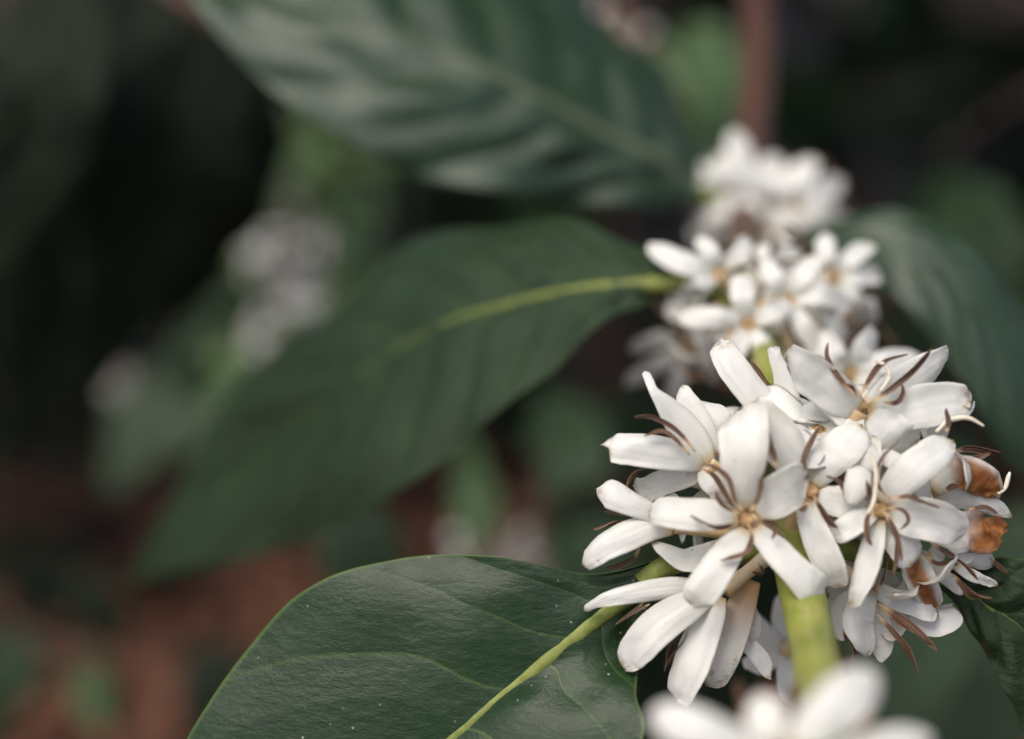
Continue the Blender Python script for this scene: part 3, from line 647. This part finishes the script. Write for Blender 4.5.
traced_flower(BR, (862, 408, -4), (796, 500, 2), [
    ([(860, 412, 26), (842, 400, 42), (820, 384, 46), (800, 370, 42), (786, 361, 32)], dict(dz=(0, -2, -2.4, -.5), ragged=.1, cup=.13, tip=.13)),
    ([(866, 410, 22), (888, 396, 38), (908, 383, 40), (928, 370, 34), (940, 361, 24), (948, 355, 16)], dict(dz=(0, -.6, -.4, 0), ragged=1.0, tip=.06)),
    ([(870, 414, 24), (895, 412, 44), (922, 406, 48), (948, 402, 46), (970, 401, 36)], dict(dz=(0, -1.6, -1.8, -.8), ragged=.7, tip=.1)),
    ([(868, 414, 22), (882, 426, 40), (898, 438, 44), (914, 446, 30)], dict(dz=(0, -1.2, -1.2, -.6), ragged=.2)),
    ([(858, 412, 16), (852, 426, 28), (850, 442, 30), (846, 454, 20)], dict(dz=(0, -.4, 0, 1), ragged=.2))],
    [(.85, (856, 396), (842, 382), (832, 368), (827, 356), (828, 342)), (.6, (858, 398), (852, 386), (846, 384)), (.85, (860, 396), (872, 378), (886, 362), (908, 354)),
     (.95, (872, 402), (892, 388), (912, 370), (932, 348)), (.8, (884, 402), (896, 402), (902, 394), (902, 384)), (.8, (946, 432, -4), (949, 422, -4), (946, 408, -4)), (.6, (935, 389, 1), (942, 386, 1), (948, 381, 1))],
    [[(880, 392), (889, 378), (886, 366), (875, 361)], [(936, 432, -3), (950, 420, -3), (968, 418, -3), (984, 426, -3)]], seed=7, label='top blossom with raised dark anthers', disc_r=.0008)
traced_flower(BR, (800, 446, 3), (786, 500, 3), [
    ([(800, 448, 22), (784, 428, 31), (764, 406, 33), (744, 382, 34), (728, 360, 34), (720, 342, 26)], dict(dz=(0, -1.4, -1.6, -.5), ragged=.5, tip=.07, cup=.13)),
    ([(797, 440, 16), (792, 420, 26), (787, 398, 26), (781, 374, 19), (775, 356, 14), (773, 346, 14)], dict(dz=(0, 0, 0, 0), ragged=.3, tip=.06)),
    ([(806, 446, 16), (818, 438, 26), (830, 420, 30), (836, 404, 26)], dict(dz=(1, 1, 1, 2), ragged=.1)),
    ([(800, 448, 18), (792, 462, 26), (780, 474, 24)], dict(dz=(1, 1, 2), peach=1.0))],
    [(.9, (778, 392, 1), (766, 382, 1), (758, 370, 1), (750, 360, 1))], seed=8, label='upper blossom with a tall broad upright petal', disc=False)
traced_flower(BR, (930, 505, -1), (800, 535, 2), [
    ([(930, 488, 24), (948, 473, 34), (966, 473, 38), (984, 482, 38), (999, 496, 30)], dict(rolls=(0, .15), crumple=.0006, dz=(0, -1, -1.4, 0), brown=(.34, .97, -.8, 2), ragged=.4, cup=.16, label='petal turning rusty brown')),
    ([(934, 500, 22), (955, 494, 32), (975, 500, 28), (995, 508, 20), (1012, 518, 12)], dict(dz=(1, 1, 1, 1), ragged=.9)),
    ([(934, 522, 22), (950, 535, 38), (968, 532, 46), (986, 534, 42), (998, 528, 28), (1008, 526, 14)], dict(rolls=(0, .2), crumple=.0008, dz=(0, -.6, -1, -.5), brown=(.40, 1.2, -2, 2), ragged=.9, cup=.18, label='crumpled rusty brown petal')),
    ([(936, 535, 18), (955, 548, 26), (975, 556, 30), (992, 566, 22)], dict(dz=(1, 1, 1, 1), ragged=.6)),
    ([(912, 556, 22), (918, 572, 34), (927, 590, 30), (936, 608, 18)], dict(rolls=(0, .2), crumple=.0004, dz=(0, -.6, -.6, 0), brown=(.0, 1.2, -.45, .7), ragged=.3, label='narrow petal streaked rusty brown')),
    ([(926, 555, 14), (938, 570, 18), (950, 582, 14), (962, 594, 9)], dict(dz=(1, 1, 1, 1), ragged=.6)),
    ([(956, 566, 10), (970, 574, 13), (984, 580, 11), (998, 585, 8)], dict(dz=(1, 1, 1, 1), ragged=.6))],
    [(.9, (930, 543), (944, 552), (960, 562), (978, 580)), (.7, (924, 556), (936, 564), (946, 564), (956, 558)), (1.0, (952, 574), (962, 584), (974, 594), (992, 598)),
     (.7, (990, 558, 1), (1000, 566, 1), (1008, 574, 1)), (1.1, (952, 452, 0), (968, 448, 0), (985, 450, 0), (1001, 453, 0)), (1.0, (950, 453, 0), (966, 458, 0), (978, 458, 0), (992, 452, 0)),
     (.9, (944, 492, -3), (952, 488, -3), (960, 486, -3)), (.7, (968, 510, -2), (984, 508, -2), (998, 514, -2))],
    [[(998, 494, 0), (1005, 488, 0), (1008, 478, 0), (1010, 472, 0)]], seed=9, label='rightmost blossom with rusty brown withered petals', disc=False)
traced_flower(BR, (872, 590, 0), (812, 548, 1), [
    ([(870, 588, 18), (862, 606, 32), (858, 622, 34), (864, 640, 26), (868, 656, 14)], dict(dz=(0, -1, -1.2, -.4), ragged=.4)),
    ([(862, 592, 18), (848, 604, 30), (840, 622, 30), (838, 640, 20)], dict(dz=(1, 1, 1, 1), ragged=.3)),
    ([(874, 588, 16), (896, 600, 24), (918, 606, 28), (936, 612, 30)], dict(dz=(0, -.6, -.6, 0), ragged=.2)),
    ([(900, 600, 20), (918, 618, 26), (934, 624, 28), (946, 616, 34), (952, 606, 22)], dict(dz=(1, 1, 1, 1), ragged=.7)),
    ([(872, 600, 16), (878, 620, 26), (882, 640, 26), (882, 662, 16)], dict(dz=(.6, .6, .6, .6), ragged=.6))],
    [(1.1, (878, 604), (900, 618), (920, 634), (938, 652)), (.9, (880, 606), (898, 622), (918, 634), (934, 646)), (.9, (876, 614), (892, 630), (908, 648), (920, 674)), (.8, (844, 626, 0), (848, 640, 0), (856, 650, 0), (852, 664, 0))],
    seed=10, label='lower right blossom hanging by the stem with long dark anthers', disc=False)
# blossoms at the back of the same node, filling the cluster
rb = random.Random(11)
for k, (x, y, z, ax) in enumerate([(800, 470, 4, (.1, .7, .8)), (845, 480, 4, (.6, .4, .6)), (830, 520, 2, (.7, .2, -.1)), (740, 500, 3, (-.7, .5, .2)), (860, 545, 4, (.6, .5, -.5)), (905, 470, 3, (.8, .3, .3)), (848, 458, 0, (.2, -.5, .6)), (900, 545, 2, (.2, -.2, -.5)), (770, 455, 3, (-.2, -.1, .9)), (815, 455, 1, (0, -.3, .8)), (800, 640, 12, (-.3, .6, -.7))]):
    fl = free_flower(BR, PZ((x, y, z)), Vector(ax), L=.0105 if k != 10 else .008, n=6, tl=.004, seed=300 + k, wid=.0036, stam=False, back=.1)
    fl['label'] = 'blossom half hidden behind the sharp cluster'

# --- second node: blossoms (x, y, z mm, axis x, y, z)
M2 = [((716, 273, 46), (742, 300, 50), [((716, 272, 22), (700, 268, 32), (680, 261, 33), (661, 250, 24)), ((720, 270, 20), (712, 256, 26), (700, 244, 22)), ((716, 276, 18), (704, 284, 26), (690, 292, 22)), ((722, 268, 18), (735, 256, 24), (742, 244, 20))]),
      ((748, 323, 38), (748, 318, 46), [((748, 320, 22), (744, 302, 34), (741, 282, 32)), ((744, 323, 20), (722, 318, 30), (690, 318, 30)), ((746, 327, 20), (738, 345, 30), (730, 366, 26)), ((751, 327, 20), (760, 343, 30), (770, 360, 26)), ((752, 321, 20), (768, 314, 28), (782, 306, 22))]),
      ((787, 299, 42), (750, 312, 50), [((785, 297, 20), (776, 282, 30), (768, 266, 26)), ((789, 297, 20), (800, 280, 30), (812, 262, 26)), ((791, 299, 20), (815, 296, 30), (840, 304, 26)), ((789, 303, 20), (802, 324, 32), (820, 346, 28)), ((785, 303, 20), (776, 318, 28), (768, 330, 22))]),
      ((836, 276, 54), (760, 300, 56), [((836, 274, 18), (848, 262, 28), (864, 250, 26)), ((838, 277, 18), (855, 276, 28), (872, 276, 24)), ((838, 280, 18), (850, 294, 28), (862, 306, 22)), ((834, 274, 18), (828, 258, 28), (826, 240, 26)), ((833, 279, 18), (818, 284, 28), (802, 290, 22))]),
      ((684, 352, 74), (735, 310, 56), [((682, 352, 18), (664, 362, 26), (636, 380, 24)), ((684, 350, 18), (664, 342, 24), (640, 350, 22)), ((686, 348, 18), (684, 330, 26), (672, 312, 22)), ((686, 356, 18), (680, 372, 26), (672, 394, 22)), ((690, 352, 18), (704, 362, 24), (712, 376, 20))]),
      ((850, 372, 34), (838, 392, 42), [((848, 370, 20), (838, 356, 32), (828, 338, 30)), ((852, 370, 20), (862, 352, 32), (872, 340, 26)), ((854, 373, 20), (880, 364, 36), (908, 360, 30)), ((846, 374, 20), (826, 372, 32), (806, 366, 28)), ((852, 378, 20), (872, 386, 32), (896, 388, 26))])]
for k, (th, tb, pp) in enumerate(M2):
    pp = [[(th[0] + (x - th[0]) * 1.22, th[1] + (y - th[1]) * 1.22, w_) for x, y, w_ in p] for p in pp]
    rr_ = random.Random(k); st = []
    for q in range(0):
        a = q * 1.256 + .6 + k; st.append((.8, (th[0], th[1], -1), (th[0] + 10 * math.cos(a), th[1] + 10 * math.sin(a), -4), (th[0] + 20 * math.cos(a + .2), th[1] + 20 * math.sin(a + .2), -3), (th[0] + 27 * math.cos(a + .5), th[1] + 27 * math.sin(a + .5), -1)))
    traced_flower(BR, th, tb, [([(x, y, w_ * .76) for x, y, w_ in p], dict(dz=(0, -1.5, -1, 1), ragged=.3)) for p in pp], st, seed=30 + k, disc_r=.0007,
                  label=['soft blossom left of the middle cluster above the leaf stalk', 'soft blossom facing the camera at the centre of the middle cluster', 'soft blossom right of centre in the middle cluster', 'soft blossom at the right edge of the middle cluster', 'blurred blossom low on the left below the leaf stalk', 'blurred blossom just behind the top of the sharp cluster'][k])
N2 = [(762, 288, 54, (.0, -.2, 1)), (800, 275, 58, (.5, -.2, .8)), (700, 320, 70, (-.7, .1, -.4)), (725, 355, 52, (-.3, -.3, -.7)), (790, 350, 44, (.2, -.3, -.6)), (820, 330, 56, (.5, -.1, -.4)), (850, 320, 62, (.8, .1, .0))]
for k, (x, y, z, ax) in enumerate(N2):
    ax = Vector(ax).normalized()
    fl = free_flower(BR, PZ((x, y, z)) - ax * .006, ax, L=.0115, tl=.006, seed=100 + k, wid=.0032, open_=.95)
    fl['label'] = 'soft focused blossom at the back of the middle cluster'
# --- third node
M3 = [((748, 205, 128), (746, 212, 132), [((746, 203, 18), (742, 175, 30), (738, 138, 26)), ((750, 203, 18), (762, 182, 30), (776, 160, 26)), ((744, 206, 18), (726, 206, 26), (712, 214, 22)), ((746, 210, 18), (738, 226, 28), (732, 246, 24)), ((752, 208, 18), (764, 222, 28), (774, 240, 24))]),
      ((722, 196, 130), (745, 215, 132), [((720, 194, 16), (706, 180, 22), (688, 160, 18)), ((720, 198, 16), (704, 202, 28), (688, 210, 26)), ((722, 200, 16), (714, 220, 26), (704, 240, 22)), ((724, 194, 16), (722, 176, 24), (718, 160, 20))]),
      ((792, 208, 126), (750, 215, 130), [((790, 205, 16), (796, 185, 28), (808, 164, 26)), ((795, 206, 16), (815, 196, 28), (838, 184, 24)), ((796, 210, 16), (822, 218, 28), (852, 230, 24)), ((792, 213, 16), (794, 230, 28), (806, 250, 22)), ((788, 210, 16), (776, 216, 26), (762, 214, 22)), ((789, 205, 16), (784, 190, 24), (782, 172, 22))]),
      ((765, 232, 122), (748, 222, 130), [((763, 230, 16), (754, 218, 26), (748, 200, 22)), ((768, 231, 16), (784, 222, 26), (800, 218, 22)), ((767, 235, 16), (776, 250, 28), (788, 262, 24)), ((763, 235, 16), (752, 246, 26), (742, 258, 22)), ((761, 231, 16), (745, 228, 24), (728, 226, 20))])]
for k, (th, tb, pp) in enumerate(M3):
    pp = [[(th[0] + (x - th[0]) * 1.12, th[1] + (y - th[1]) * 1.12, w_) for x, y, w_ in p] for p in pp]
    traced_flower(BR, th, tb, [(list(p), dict(dz=(0, -2, -1.5, 1), ragged=.3)) for p in pp], (), seed=50 + k, disc_r=.0006,
                  label=['blurred blossom with upright petals at the middle of the far cluster', 'blurred blossom at the left of the far cluster', 'blurred blossom at the right of the far cluster', 'blurred blossom lowest in the far cluster'][k])
N3 = [(735, 195, 138, (-.1, .2, 1)), (765, 190, 136, (.15, .1, .9)), (815, 200, 138, (.8, 0, .5)), (705, 225, 136, (-.8, .1, -.1)), (810, 235, 134, (.6, -.1, -.4))]
for k, (x, y, z, ax) in enumerate(N3):
    ax = Vector(ax).normalized()
    fl = free_flower(BR, PZ((x, y, z)) - ax * .006, ax, L=.012, tl=.006, seed=200 + k, wid=.0032, open_=.85, stam=(k % 2 == 0))
    fl['label'] = 'blurred blossom at the back of the far cluster'
# --- nearest node: out of focus petals along the bottom edge
def near_flower(throat, tb, petals, seed, label):
    th = PZ(throat); fl = flower_tube(BR, PZ(tb), th, UP); fl['label'] = label; face = (cam_loc - th).normalized()
    for k, (pts, dz) in enumerate(petals):
        P3, W = px3(pts, throat[2], dz); petal(fl, P3, W, face, seed=seed + k, ragged=.1, tip=.22, cup=.15)
    return fl
near_flower((790, 752, -62), (830, 775, -62), [
    ([(790, 750, 30), (815, 728, 52), (845, 700, 60), (876, 672, 50)], (0, -1, -1, 2)),
    ([(778, 750, 24), (770, 730, 42), (764, 708, 46), (760, 692, 38)], (1, 1, 2, 4)),
    ([(770, 762, 26), (730, 744, 46), (690, 728, 50), (650, 712, 42)], (0, -1, -1, 1)),
    ([(800, 768, 26), (845, 762, 40), (890, 748, 44), (932, 738, 34)], (0, -1, 0, 2)),
    ([(790, 770, 20), (780, 800, 40), (775, 850, 40)], (0, -1, 1))], 500, 'nearest blossom blurred along the bottom edge')
fl = near_flower((735, 745, -52), (800, 772, -58), [([(735, 750, 22), (715, 765, 36), (690, 790, 36)], (0, 1, 2)), ([(740, 752, 22), (735, 790, 36), (728, 830, 36)], (0, 1, 2))], 520, 'second nearest blossom mostly below the frame')
for k, pts in enumerate([[(775, 745), (758, 725), (744, 700), (738, 680)], [(785, 745), (792, 725), (796, 700), (792, 682)], [(750, 752), (725, 735), (705, 722), (690, 712)]]):
    stamen(fl, [PZ((x, y, -44)) for x, y in pts], 1.3, -FWD, seed=600 + k)
